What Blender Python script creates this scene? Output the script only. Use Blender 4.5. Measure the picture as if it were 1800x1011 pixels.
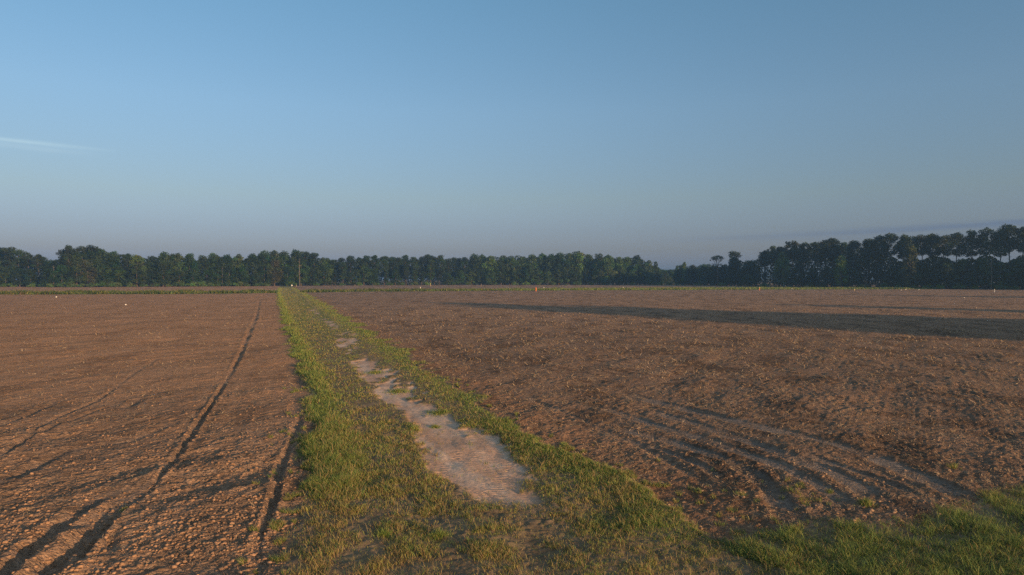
import bpy, math, random
import numpy as np
from mathutils import Vector

for _o in list(bpy.data.objects):
    bpy.data.objects.remove(_o)
sc = bpy.context.scene
COL = sc.collection
RNG = np.random.default_rng(7)
random.seed(7)

# ------------------------------------------------------------------ camera
CAM_H = 5.0
PITCH = math.radians(0.74)
cam = bpy.data.cameras.new("camera")
cam.lens = 24.0
cam.sensor_width = 36.0
cam.clip_start = 0.1
cam.clip_end = 12000
camo = bpy.data.objects.new("camera", cam)
COL.objects.link(camo)
camo.location = (0, 0, CAM_H)
camo.rotation_euler = (math.pi / 2 - PITCH, 0, 0)
sc.camera = camo

# ------------------------------------------------------------------ sky, sun, exposure
SUN_EL = math.radians(8.0)
SUN_AZ = math.radians(138.0)          # clockwise from +Y: low, behind the camera and to its right
sdir = Vector((math.sin(SUN_AZ) * math.cos(SUN_EL), math.cos(SUN_AZ) * math.cos(SUN_EL), math.sin(SUN_EL)))
sun = bpy.data.lights.new("sun", 'SUN')
sun.energy = 5.0
sun.color = (1.0, 0.60, 0.29)
sun.angle = math.radians(0.9)
suno = bpy.data.objects.new("sun", sun)
COL.objects.link(suno)
suno.rotation_euler = sdir.to_track_quat('Z', 'Y').to_euler()

sc.view_settings.view_transform = 'Standard'
sc.view_settings.look = 'None'
sc.view_settings.exposure = 0.5
sc.view_settings.gamma = 1.0
sc.cycles.use_denoising = False

world = bpy.data.worlds.new("World")
sc.world = world
world.use_nodes = True
wn = world.node_tree
for n in list(wn.nodes):
    wn.nodes.remove(n)


def wnode(t, **kw):
    n = wn.nodes.new(t)
    for k, v in kw.items():
        setattr(n, k, v)
    return n


def wmath(op, a, b=None, clamp=False):
    n = wnode('ShaderNodeMath', operation=op, use_clamp=clamp)
    for i, v in enumerate((a, b)):
        if v is None:
            continue
        if isinstance(v, (int, float)):
            n.inputs[i].default_value = v
        else:
            wn.links.new(v, n.inputs[i])
    return n.outputs[0]


sky = wnode('ShaderNodeTexSky', sky_type='NISHITA')
sky.sun_disc = False
sky.sun_elevation = SUN_EL
sky.sun_rotation = SUN_AZ
tc = wnode('ShaderNodeTexCoord')
sep = wnode('ShaderNodeSeparateXYZ')
wn.links.new(tc.outputs['Generated'], sep.inputs[0])
ramp = wnode('ShaderNodeValToRGB')
wn.links.new(sep.outputs[2], ramp.inputs[0])
GAIN = 3.6
stops = [  # sine of elevation, gain on the clear sky (dusty violet belt near the horizon, clear blue above)
    (0.000, (0.60, 0.98, 3.30)),
    (0.012, (0.56, 0.76, 2.30)),
    (0.040, (0.57, 0.655, 1.38)),
    (0.070, (0.62, 0.70, 1.24)),
    (0.115, (0.77, 0.84, 1.13)),
    (0.235, (0.95, 1.14, 1.42)),
    (0.385, (0.93, 1.30, 1.55)),
    (0.620, (1.90, 1.80, 1.60)),
    (1.000, (2.40, 2.10, 1.75)),
]
cr = ramp.color_ramp
cr.elements[0].position = stops[0][0]
cr.elements[1].position = stops[-1][0]
for p, c in stops[1:-1]:
    cr.elements.new(p)
for e, (p, c) in zip(cr.elements, stops):
    e.position = p
    e.color = (c[0] / GAIN, c[1] / GAIN, c[2] / GAIN, 1)
mul = wnode('ShaderNodeVectorMath', operation='MULTIPLY')
wn.links.new(sky.outputs[0], mul.inputs[0])
wn.links.new(ramp.outputs[0], mul.inputs[1])
sca = wnode('ShaderNodeVectorMath', operation='SCALE')
wn.links.new(mul.outputs[0], sca.inputs[0])
sca.inputs['Scale'].default_value = GAIN
# thin cirrus streaks, laid out by azimuth and elevation
az = wmath('ARCTAN2', sep.outputs[0], sep.outputs[1])
el = wmath('ARCSINE', sep.outputs[2])
comb = wnode('ShaderNodeCombineXYZ')
wn.links.new(wmath('MULTIPLY', az, 14.0), comb.inputs[0])
wn.links.new(wmath('MULTIPLY', el, 160.0), comb.inputs[1])
cn = wnode('ShaderNodeTexNoise')
cn.inputs['Scale'].default_value = 1.0
cn.inputs['Detail'].default_value = 4
wn.links.new(comb.outputs[0], cn.inputs['Vector'])


def px_dir(px, py):
    x, z = (px - 900) / 1200, -(py - 505.5) / 1200
    y = 1.0
    yy = y * math.cos(PITCH) + z * math.sin(PITCH)
    zz = -y * math.sin(PITCH) + z * math.cos(PITCH)
    l = math.sqrt(x * x + yy * yy + zz * zz)
    return math.atan2(x, yy), math.asin(zz / l)


def streak(p0, p1, width, fade0, fade1, noise_amt):
    (a0, e0), (a1, e1) = px_dir(*p0), px_dir(*p1)
    k = (e1 - e0) / (a1 - a0)
    line = wmath('ADD', wmath('MULTIPLY', wmath('SUBTRACT', az, a0), k), e0)
    wob = wmath('MULTIPLY', wmath('SUBTRACT', cn.outputs[0], 0.5), width * 1.6)
    d = wmath('DIVIDE', wmath('ADD', wmath('SUBTRACT', el, line), wob), width)
    g = wmath('EXPONENT', wmath('MULTIPLY', wmath('MULTIPLY', d, d), -1.0))
    f0, f1 = px_dir(fade0, p0[1])[0], px_dir(fade1, p1[1])[0]
    f = wmath('DIVIDE', wmath('SUBTRACT', az, f0), f1 - f0, clamp=True)
    nz = wmath('ADD', wmath('MULTIPLY', cn.outputs[0], noise_amt), 1.0 - noise_amt * 0.5)
    return wmath('MULTIPLY', wmath('MULTIPLY', g, f), nz, clamp=True)


def mixcol(prev, fac, tint, amt):
    f = wmath('MULTIPLY', fac, amt)
    m = wnode('ShaderNodeMix', data_type='RGBA', blend_type='MULTIPLY')
    wn.links.new(f, m.inputs[0])
    wn.links.new(prev, m.inputs[6])
    m.inputs[7].default_value = (*tint, 1)
    return m.outputs[2]


c = sca.outputs[0]
c = mixcol(c, streak((900, 432), (1800, 391), 0.0042, 1120, 1750, 0.5), (0.70, 0.77, 0.96), 0.95)
c = mixcol(c, streak((1200, 426), (1800, 409), 0.0035, 1250, 1800, 0.7), (0.80, 0.86, 1.0), 0.7)
c = mixcol(c, streak((0, 244), (180, 263), 0.0022, 215, 40, 0.6), (1.30, 1.20, 1.10), 0.9)
c = mixcol(c, streak((20, 255), (160, 271), 0.0030, 190, 90, 0.8), (1.20, 1.12, 1.06), 0.5)
bg = wnode('ShaderNodeBackground')
bg.inputs[1].default_value = 0.085
wn.links.new(c, bg.inputs[0])
wo = wnode('ShaderNodeOutputWorld')
wn.links.new(bg.outputs[0], wo.inputs[0])


# ------------------------------------------------------------------ helpers
def g(px, py):
    """A pixel of the 1800 px wide photograph to a point on level ground."""
    a, e = px_dir(px, py)
    d = CAM_H / math.tan(-e)
    return d * math.sin(a), d * math.cos(a)


_perm = RNG.permutation(1024)
_ang = RNG.random(1024) * 2 * np.pi
_gx, _gy = np.cos(_ang), np.sin(_ang)


def pn(x, y, seed=0):
    x = np.asarray(x, float); y = np.asarray(y, float)
    xi = np.floor(x).astype(np.int64); yi = np.floor(y).astype(np.int64)
    xf = x - xi; yf = y - yi
    u = xf * xf * (3 - 2 * xf); v = yf * yf * (3 - 2 * yf)

    def gr(ix, iy, fx, fy):
        h = _perm[(_perm[(ix + seed * 37) & 1023] + iy) & 1023]
        return _gx[h] * fx + _gy[h] * fy
    a = gr(xi, yi, xf, yf); b = gr(xi + 1, yi, xf - 1, yf)
    c_ = gr(xi, yi + 1, xf, yf - 1); d_ = gr(xi + 1, yi + 1, xf - 1, yf - 1)
    return ((a * (1 - u) + b * u) * (1 - v) + (c_ * (1 - u) + d_ * u) * v) * 1.5


def ss(e0, e1, x):
    t = np.clip((x - e0) / (e1 - e0), 0, 1)
    return t * t * (3 - 2 * t)


def new_mesh(name, co, faces, nper, mat, parent=None, cols=None, smooth=False, smooth_arr=None):
    """co (N,3); faces flat index array with nper corners each (int or array)."""
    me = bpy.data.meshes.new(name)
    co = np.ascontiguousarray(co, dtype=np.float32)
    faces = np.ascontiguousarray(faces, dtype=np.int32).ravel()
    if isinstance(nper, int):
        nf = len(faces) // nper
        tot = np.full(nf, nper, np.int32)
    else:
        tot = np.asarray(nper, np.int32)
        nf = len(tot)
    start = np.concatenate(([0], np.cumsum(tot)[:-1])).astype(np.int32)
    me.vertices.add(len(co)); me.vertices.foreach_set('co', co.ravel())
    me.loops.add(len(faces)); me.loops.foreach_set('vertex_index', faces)
    me.polygons.add(nf)
    me.polygons.foreach_set('loop_start', start)
    me.polygons.foreach_set('loop_total', tot)
    if smooth:
        me.polygons.foreach_set('use_smooth', np.ones(nf, bool))
    me.update(calc_edges=True)
    if cols is not None:
        ca = me.color_attributes.new('Col', 'FLOAT_COLOR', 'POINT')
        c4 = np.ones((len(co), 4), np.float32)
        c4[:, :3] = cols
        ca.data.foreach_set('color', c4.ravel())
    me.materials.append(mat)
    o = bpy.data.objects.new(name, me)
    COL.objects.link(o)
    if parent is not None:
        o.parent = parent
    return o


def tag(o, label=None, cat=None, group=None, kind=None):
    if label: o['label'] = label
    if cat: o['category'] = cat
    if group: o['group'] = group
    if kind: o['kind'] = kind
    return o


def empty(name, loc, rz=0.0, scale=(1, 1, 1)):
    o = bpy.data.objects.new(name, None)
    o.empty_display_size = 0.5
    o.location = loc; o.rotation_euler = (0, 0, rz); o.scale = scale
    COL.objects.link(o)
    return o


# ------------------------------------------------------------------ materials
def material(name, base=None, rough=0.9, attr=True, transl=0.0, spec=0.2, objvar=None, nscale=None, nlo=0.75, nhi=1.25,
             bumps=()):
    m = bpy.data.materials.new(name)
    m.use_nodes = True
    nt = m.node_tree
    b = nt.nodes['Principled BSDF']
    b.inputs['Roughness'].default_value = rough
    b.inputs['Specular IOR Level'].default_value = spec
    L = nt.links.new
    if attr:
        a = nt.nodes.new('ShaderNodeAttribute'); a.attribute_name = 'Col'
        col = a.outputs['Color']
    else:
        r = nt.nodes.new('ShaderNodeRGB'); r.outputs[0].default_value = (*base, 1)
        col = r.outputs[0]
    tcx = nt.nodes.new('ShaderNodeTexCoord')
    if nscale:
        for k, (s_, lo, hi) in enumerate(nscale):
            n = nt.nodes.new('ShaderNodeTexNoise'); n.inputs['Scale'].default_value = s_; n.inputs['Detail'].default_value = 3
            L(tcx.outputs['Object'], n.inputs['Vector'])
            mr = nt.nodes.new('ShaderNodeMapRange')
            mr.inputs[1].default_value = 0.3; mr.inputs[2].default_value = 0.7
            mr.inputs[3].default_value = lo; mr.inputs[4].default_value = hi
            L(n.outputs[0], mr.inputs[0])
            vm = nt.nodes.new('ShaderNodeVectorMath'); vm.operation = 'SCALE'
            L(col, vm.inputs[0]); L(mr.outputs[0], vm.inputs['Scale'])
            col = vm.outputs[0]
    if objvar:
        oi = nt.nodes.new('ShaderNodeObjectInfo')
        rmp = nt.nodes.new('ShaderNodeValToRGB')
        els = rmp.color_ramp.elements
        els[0].color = (*objvar[0], 1); els[1].color = (*objvar[-1], 1)
        for i, cc in enumerate(objvar[1:-1]):
            e_ = els.new((i + 1) / (len(objvar) - 1)); e_.color = (*cc, 1)
        L(oi.outputs['Random'], rmp.inputs[0])
        vm = nt.nodes.new('ShaderNodeVectorMath'); vm.operation = 'MULTIPLY'
        L(col, vm.inputs[0]); L(rmp.outputs[0], vm.inputs[1])
        col = vm.outputs[0]
    L(col, b.inputs['Base Color'])
    prev = None
    for (s_, dist, det) in bumps:
        n = nt.nodes.new('ShaderNodeTexNoise'); n.inputs['Scale'].default_value = s_; n.inputs['Detail'].default_value = det
        n.inputs['Roughness'].default_value = 0.65
        L(tcx.outputs['Object'], n.inputs['Vector'])
        bp = nt.nodes.new('ShaderNodeBump'); bp.inputs['Strength'].default_value = 1.0
        bp.inputs['Distance'].default_value = dist
        L(n.outputs[0], bp.inputs['Height'])
        if prev is not None: L(prev, bp.inputs['Normal'])
        prev = bp.outputs[0]
    if prev is not None:
        L(prev, b.inputs['Normal'])
    if transl > 0:
        tr = nt.nodes.new('ShaderNodeBsdfTranslucent')
        L(col, tr.inputs[0])
        mx = nt.nodes.new('ShaderNodeMixShader'); mx.inputs[0].default_value = transl
        L(b.outputs[0], mx.inputs[1]); L(tr.outputs[0], mx.inputs[2])
        L(mx.outputs[0], nt.nodes['Material Output'].inputs[0])
    return m


M_SOIL = material('tilled_soil', rough=0.95, spec=0.1, nscale=((2.2, 0.84, 1.16), (9.0, 0.75, 1.25), (45.0, 0.8, 1.2)),
                  bumps=((4.0, 0.10, 2.0), (16.0, 0.085, 3.0)))
M_TRACK = material('track_earth', rough=0.95, spec=0.1, nscale=((7.0, 0.85, 1.15), (60.0, 0.86, 1.14)),
                   bumps=((5.0, 0.02, 2.0), (40.0, 0.006, 3.0)))
M_CLOD = material('clod_soil', rough=0.95, spec=0.1, nscale=((30.0, 0.8, 1.2),), bumps=((40.0, 0.01, 2.0),))
M_GRASS = material('grass_blade', rough=0.6, spec=0.25, transl=0.3)
M_STRAW = material('dry_straw', rough=0.8, spec=0.15, transl=0.1)
M_LEAF = material('leaf', rough=0.65, spec=0.2, transl=0.22,
                  objvar=((0.62, 0.68, 0.72), (1.0, 1.0, 1.0), (1.0, 0.95, 0.85), (0.75, 0.95, 0.85), (1.35, 1.45, 1.05), (0.85, 0.9, 0.95)))
M_BARK = material('bark', base=(0.10, 0.08, 0.065), attr=False, rough=0.95, spec=0.1, nscale=((6.0, 0.7, 1.3),),
                  bumps=((12.0, 0.03, 2.0),))
M_PALEBARK = material('pale_bark', base=(0.15, 0.13, 0.11), attr=False, rough=0.95, spec=0.1,
                      nscale=((4.0, 0.75, 1.2),))
M_WHITE = material('white_paint', base=(0.8, 0.8, 0.76), attr=False, rough=0.5, nscale=((15.0, 0.85, 1.0),))
M_ORANGE = material('orange_paint', base=(0.62, 0.17, 0.05), attr=False, rough=0.5, nscale=((15.0, 0.85, 1.05),))
M_YELLOW = material('yellow_paint', base=(0.70, 0.55, 0.20), attr=False, rough=0.5, nscale=((15.0, 0.85, 1.05),))
M_PALEWOOD = material('weathered_wood', base=(0.36, 0.31, 0.24), attr=False, rough=0.8, nscale=((25.0, 0.8, 1.1),))

# ------------------------------------------------------------------ the lie of the land (all in metres on the ground)
YMIN, YMAX = 6.0, 640.0
HALF = lambda y: 0.86 * y + 6.0


def spacing(y):
    return np.maximum(0.028, 0.36 * y * y / 3415.0)


_le = [(487, 512), (492, 540), (500, 570), (508, 600), (522, 630), (536, 660), (539, 700), (545, 760), (540, 800),
       (545, 830), (535, 870), (520, 920), (512, 960), (508, 1011)]
_re = [(521, 508), (560, 528), (600, 553), (640, 578), (690, 605), (740, 640), (790, 670), (830, 700), (870, 725),
       (930, 760), (985, 785), (1040, 810), (1110, 840), (1180, 868), (1200, 905), (1222, 945), (1300, 975), (1420, 1011)]
_L = np.array([g(*p) for p in _le])[::-1]
_R = np.array([g(*p) for p in _re])[::-1]
SL = (_L[-1, 0] - _L[-3, 0]) / (_L[-1, 1] - _L[-3, 1])


def XL(y):
    r = np.interp(y, _L[:, 1], _L[:, 0])
    return np.where(y > _L[-1, 1], _L[-1, 0] + (y - _L[-1, 1]) * -0.333, r)


def XR(y):
    r = np.interp(y, _R[:, 1], _R[:, 0])
    r = np.where(y > _R[-1, 1], _R[-1, 0] + (y - _R[-1, 1]) * -0.333, r)
    return np.maximum(r, XL(y) + 5.0)


def YB(x):   # far edge of the grass in the near right corner
    return np.interp(x, [3.0, 3.6, 4.6, 5.6, 6.2, 6.7, 7.4, 7.9, 9.4, 10.8, 12.1, 14.0, 20.0],
                     [11.8, 12.5, 12.9, 13.4, 13.95, 14.1, 13.8, 13.5, 14.5, 15.4, 16.1, 16.6, 19.0])


_sp = [(543, 533, 552), (552, 556, 564), (562, 566, 580), (590, 600, 622), (625, 604, 640), (650, 628, 692), (680, 652, 730),
       (710, 684, 752), (740, 712, 800), (770, 732, 880), (800, 747, 905), (830, 777, 925), (860, 812, 938), (890, 850, 955)]
_S = np.array([[g(l, y)[1], g(l, y)[0], g(r, y)[0]] for (y, l, r) in _sp])[::-1]


def cross_strip(x, y):
    """weedy ditch line across the fields: 1 inside"""
    # centre line through photographed points, left near, right far
    cx = [-260, g(0, 517)[0], g(300, 516)[0], g(480, 514.5)[0], g(640, 512)[0], g(900, 510)[0], g(1300, 507.6)[0], g(1480, 507.5)[0], g(1620, 508)[0], 330]
    cy = [180, g(0, 517)[1], g(300, 516)[1], g(480, 514.5)[1], g(640, 512)[1], g(900, 510)[1], g(1300, 507.6)[1], g(1480, 507.5)[1], g(1620, 508)[1], 420]
    yc = np.interp(x, cx, cy)
    w = np.interp(x, [-200, -60, 0, 60, 130, 160, 185, 215], [16, 24, 30, 48, 60, 46, 24, 0.5])
    return yc, w


def wobble(x, y):
    return 0.22 * pn(x / 0.9, y / 0.9, 3) + 0.35 * pn(x / 3.1, y / 3.1, 4) + 0.10 * pn(x / 0.3, y / 0.3, 5)


def masks(x, y):
    """strip: inside the grassy track, corner: near right grass, sand: bare tan path, cross: ditch line, with noisy edges"""
    wob = wobble(x, y) * np.clip(y / 14.0, 1, 4)
    l = x - XL(y) + wob * 0.7
    r = XR(y) - x + wob * 1.2 + 0.5 * pn(x / 1.4, y / 1.7, 15) * ss(22, 15, y)
    strip = ss(-0.25, 0.25, np.minimum(l, r))
    # bare path
    sl = np.interp(y, _S[:, 0], _S[:, 1]); sr = np.interp(y, _S[:, 0], _S[:, 2])
    far = y > _S[-1, 0]
    inn = np.minimum(x - sl, sr - x) + wob * 0.7 + 0.20 * pn(x / 0.42, y / 0.8, 9) + 0.10 * pn(x / 0.14, y / 0.2, 10)
    sand = ss(-0.16, 0.20, inn) * ss(14.4, 15.6, y + wob * 0.8)
    n1 = pn(x / 1.1, y / 3.2, 11) + 0.6 * pn(x / 0.4, y / 0.9, 12)
    cover = np.interp(y, [15, 22, 26, 32, 44, 60, 120], [-1.2, -0.58, -0.34, -0.18, 0.02, 0.1, 0.2])
    sand = sand * ss(-0.12, 0.12, n1 - cover)
    sand = np.where(far, 0.0, sand)
    corner = ss(-0.35, 0.35, YB(x) - y + wob * 0.9) * ss(2.6, 3.4, x)
    corner = np.maximum(corner, ss(11.2, 10.4, y) * ss(-7.5, -6.5, x - 0.4 * wob))
    yc, w = cross_strip(x, y)
    cr_ = ss(1.0, 0.75, np.abs(y - yc + 2.5 * pn(x / 7, y / 7, 14) * 1.5) / (w * 0.5)) * (y > 150)
    return strip, corner, sand, cr_


def polyd(x, y, pts):
    d = np.full(x.shape, 1e9)
    for (ax, ay), (bx, by) in zip(pts[:-1], pts[1:]):
        vx, vy = bx - ax, by - ay
        t = np.clip(((x - ax) * vx + (y - ay) * vy) / (vx * vx + vy * vy), 0, 1)
        d = np.minimum(d, np.hypot(x - ax - t * vx, y - ay - t * vy))
    return d


RUTS = [  # pixels of the line, half width, depth
    ([(457, 526), (450, 560), (442, 575), (433, 597), (420, 630), (407, 655), (393, 678), (375, 710), (352, 742), (326, 782), (295, 825),
      (263, 862), (214, 895), (192, 920), (160, 960), (120, 1011)], 0.085, 0.11),
    ([(263, 850), (232, 874), (190, 900), (160, 935), (125, 970), (94, 990), (60, 1040)], 0.18, 0.13),
    ([(205, 868), (165, 880), (130, 906), (94, 935), (45, 975), (0, 1010), (-60, 1060)], 0.17, 0.11),
    ([(196, 935), (187, 975)], 0.09, 0.12),
    ([(170, 905), (110, 940), (60, 955), (0, 985)], 0.09, 0.10),
    ([(531, 730), (513, 779), (496, 814), (489, 846), (482, 881), (466, 926), (452, 965), (455, 1011), (450, 1060)], 0.09, 0.10),
    ([(275, 630), (248, 648), (205, 680), (165, 707), (85, 743), (0, 805)], 0.09, 0.045),
    ([(210, 710), (165, 725), (103, 749), (45, 774), (0, 808)], 0.10, 0.05),
    ([(245, 703), (215, 722)], 0.16, 0.10),
    ([(300, 750), (230, 775), (120, 792), (0, 850)], 0.16, 0.07),
    ([(100, 705), (50, 730), (0, 750)], 0.14, 0.07),
    ([(930, 700), (1020, 735), (1100, 770), (1180, 812), (1260, 860)], 0.14, 0.05),
]
TRACKS = [  # pressed, smooth tyre tracks turning in the right field
    ([(1100, 690), (1200, 718), (1300, 745), (1403, 768), (1468, 785), (1529, 805), (1601, 834), (1663, 862), (1700, 884)], 0.30, 0.040),
    ([(1140, 720), (1230, 748), (1320, 780), (1381, 805), (1457, 834), (1511, 860), (1540, 882)], 0.24, 0.034),
    ([(1060, 715), (1150, 745), (1250, 778), (1323, 805), (1381, 826), (1431, 853), (1468, 873), (1493, 898)], 0.22, 0.034),
    ([(1080, 750), (1170, 772), (1269, 808), (1323, 834), (1352, 859), (1372, 885), (1388, 910)], 0.22, 0.034),
    ([(1090, 768), (1172, 792), (1233, 818), (1269, 844)], 0.12, 0.04),
    ([(1400, 800), (1480, 826), (1560, 852), (1620, 880)], 0.14, 0.04),
]
RUTS = [([g(*p) for p in pts], w, d) for pts, w, d in RUTS]
TRACKS = [([g(*p) for p in pts], w, d) for pts, w, d in TRACKS]


def carve(x, y):
    h = np.zeros(x.shape); smooth = np.zeros(x.shape)
    for lst, is_t in ((RUTS, False), (TRACKS, True)):
        for pts, w, dep in lst:
            P = np.array(pts)
            sel = np.where((x > P[:, 0].min() - 1) & (x < P[:, 0].max() + 1) & (y > P[:, 1].min() - 1) & (y < P[:, 1].max() + 1))[0]
            if not len(sel): continue
            xs, ys = x[sel], y[sel]
            d = polyd(xs, ys, pts) + 0.05 * pn(xs / 0.35, ys / 0.5, 21)
            ww = w * (1 + 0.35 * pn(xs / 1.1, ys / 1.6, 22)) * np.clip(ys / 30, 1, 2.2)
            fade = ss(0.0, 0.9, np.minimum(np.hypot(xs - P[0, 0], ys - P[0, 1]), np.hypot(xs - P[-1, 0], ys - P[-1, 1])))
            dd = dep * np.clip(0.75 + 0.8 * pn(xs / 2.2, ys / 3.5, 23), 0.25, 1.3) * fade
            if is_t:
                prof = ss(1.5, 0.75, d / ww)
                h[sel] += -dd * prof + 0.55 * dd * np.exp(-((d - 1.75 * ww) / (0.5 * ww)) ** 2)
                smooth[sel] = np.maximum(smooth[sel], prof * fade * np.clip(0.75 + 0.7 * pn(xs / 0.8, ys / 1.3, 24), 0.35, 0.95))
            else:
                h[sel] += -dd * np.exp(-(d / ww) ** 2) + 0.35 * dd * np.exp(-((d - 2.0 * ww) / (0.7 * ww)) ** 2)
                smooth[sel] = np.maximum(smooth[sel], 0.35 * np.exp(-(d / ww) ** 2))
    return h, smooth


def height(x, y, m=None):
    shp = np.shape(x)
    x = np.ravel(x).astype(float); y = np.ravel(y).astype(float)
    strip, corner, sand, cross = masks(x, y) if m is None else m
    sp = spacing(y)
    W = lambda lam: np.clip(lam / (1.3 * sp) - 0.6, 0, 1)
    grassy = np.clip(np.maximum(np.maximum(strip, corner), cross), 0, 1)
    left = ss(0.5, -0.5, x - XL(y))
    carv, smooth = carve(x, y)
    # soil: billowy clods, coarser on the left near the camera
    u = x * 0.86 - y * 0.51; v = x * 0.51 + y * 0.86          # v runs along the harrow marks
    rough = 0.65 + 0.55 * ss(-0.5, 0.5, pn(x / 3.5, y / 5.0, 31)) + 0.35 * left * ss(30, 14, y)
    h = 0.044 * np.abs(pn(u / 0.42, v / 0.95, 32)) * W(0.42)
    h += 0.036 * np.abs(pn(u / 0.19 + 5, v / 0.34, 33)) * W(0.19)
    h += 0.026 * np.abs(pn(u / 0.085, v / 0.13, 34)) * W(0.085)
    h += 0.10 * pn(u / 1.4, v / 3.8, 35) * W(1.4) * 0.55
    h *= rough * (1 - 0.8 * smooth)
    tl = x + 0.333 * y + 0.6 * pn(x / 4, y / 14, 45) + 0.12 * pn(x / 0.8, y / 1.5, 47)
    h += 0.005 * np.sin(tl * 6.283 / 0.62) * W(0.62 * 1.5) * ss(-0.1, 0.5, pn(x / 7, y / 16, 46)) * (1 - smooth)
    h += 0.10 * pn(x / 6.0, y / 11.0, 36) * W(6)
    soil = h + carv
    gh = 0.045 * pn(x / 1.3, y / 1.8, 37) + 0.045 * np.abs(pn(x / 0.26, y / 0.30, 38)) * W(0.26) + 0.022 * np.abs(pn(x / 0.09, y / 0.10, 43)) * W(0.09) + 0.01
    tread = 0.010 * np.sin(6.283 * (y * 0.96 + x * 0.30 + 0.25 * pn(x / 0.5, y / 0.5, 39)) / 0.16) * W(0.16) * ss(-0.1, 0.3, pn(x / 0.5, y / 3.0, 40)) * ss(24, 19, y)
    sh = -0.03 + 0.030 * pn(x / 0.8, y / 1.5, 41) + 0.9 * tread + 0.022 * np.abs(pn((x + 0.36 * y) / 0.30, y / 1.4, 44)) * W(0.3) + 0.011 * np.abs(pn(x / 0.07, y / 0.09, 42)) * W(0.07)
    track = gh * (1 - sand) + sh * sand
    out = soil * (1 - grassy) + track * grassy + 0.0
    edge = np.minimum(np.minimum(ss(YMIN, YMIN + 1.5, y), ss(YMAX, YMAX - 60, y)), ss(1.0, 0.93, np.abs(x) / HALF(y)))
    return (out * edge).reshape(shp)


def ground_colour(x, y, m):
    strip, corner, sand, cross = m
    grassy = np.clip(np.maximum(np.maximum(strip, corner), cross), 0, 1)
    _, smooth = carve(x, y)
    left = ss(1.0, -1.0, x - XL(y))
    n = pn(x / 5, y / 9, 51) + 0.5 * pn(x / 1.3, y / 2.2, 52)
    k = (1 + 0.14 * n)[:, None]
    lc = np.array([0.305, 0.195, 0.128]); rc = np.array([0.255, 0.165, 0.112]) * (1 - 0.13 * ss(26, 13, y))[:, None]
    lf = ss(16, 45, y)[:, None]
    lc = lc * (1 - lf) + np.array([0.430, 0.245, 0.140]) * lf  # far soil redder, and lightened to stand in for sunlight on missing relief
    rc = rc * (1 + 0.28 * ss(40, 110, y))[:, None]  # colour brightened with distance in place of sun catching the lost crumbs
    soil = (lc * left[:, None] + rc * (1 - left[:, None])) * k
    rowm = ss(-0.2, 0.5, pn(x / 7, y / 20, 46) + 0.5 * ss(9, 2, np.minimum(np.abs(x - XL(y)), np.abs(x - XR(y)))))[:, None]
    soil = soil * (1 + 0.05 * rowm * (np.sin((x + 0.333 * y + 0.25 * pn(x / 4, y / 14, 45)) * 6.283 / 1.24))[:, None])
    # strawy residue flecks and damp dark crumbs
    res = ss(0.25, 0.75, pn(x / 0.16, y / 0.22, 53) + 0.7 * pn(x / 0.9, y / 1.4, 54))[:, None] * (1 - 0.5 * left[:, None])
    soil = soil * (1 - 0.45 * res) + np.array([0.36, 0.26, 0.17]) * 0.45 * res
    damp = ss(0.0, 0.6, pn(x / 2.4, y / 4.5, 55) + 0.7 * pn(x / 0.6, y / 0.8, 56))[:, None]
    soil = soil * (1 - (0.25 + 0.17 * (1 - left[:, None])) * damp)
    soil = soil * (1 - smooth[:, None]) + np.array([0.24, 0.195, 0.165]) * smooth[:, None]
    # red rim where the plough threw earth against the track, on the right side
    rim = (ss(2.2, 0.2, np.abs(x - XR(y) - 0.5)) * ss(10, 16, y))[:, None] * 0.35
    soil = soil * (1 - rim) + np.array([0.33, 0.165, 0.085]) * rim
    thatch = np.array([0.190, 0.140, 0.090]) * (1 + 0.30 * pn(x / 0.8, y / 1.1, 57) + 0.25 * pn(x / 0.12, y / 0.15, 62))[:, None]
    lit_ = ss(0.1, 0.6, pn(x / 0.3, y / 0.35, 63) + 0.4 * pn(x / 0.07, y / 0.08, 64))[:, None]
    thatch = thatch * (1 - 0.5 * lit_) + np.array([0.26, 0.20, 0.105]) * 0.5 * lit_
    far = ss(35, 90, y)[:, None]
    thatch = thatch * (1 - far) + np.array([0.135, 0.150, 0.055]) * far
    tan = (ss(0.0, 0.8, pn((x + 0.333 * y) / 1.2, y / 16, 61) + 0.4) * ss(60, 90, y))[:, None] * 0.55
    thatch = thatch * (1 - tan) + np.array([0.30, 0.225, 0.13]) * tan
    crossc = np.array([0.11, 0.165, 0.055]) * (1 + 0.2 * pn(x / 3, y / 3, 58))[:, None]
    thatch = thatch * (1 - cross[:, None] * (1 - strip[:, None])) + crossc * cross[:, None] * (1 - strip[:, None])
    pk = ss(-0.4, 0.5, pn((x + 0.36 * y) / 0.6, y / 4.5, 65) + 0.5 * pn(x / 0.35, y / 0.6, 66))[:, None]
    sc_ = (np.array([0.54, 0.340, 0.235]) * (1 - pk) + np.array([0.60, 0.430, 0.325]) * pk) * (1 + 0.14 * pn(x / 1.0, y / 2.2, 59) + 0.08 * pn(x / 0.25, y / 0.4, 60))[:, None]
    tr = thatch * (1 - sand[:, None]) + sc_ * sand[:, None]
    c_ = soil * (1 - grassy[:, None]) + tr * grassy[:, None]
    return np.clip(c_, 0.01, 0.8)


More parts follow.
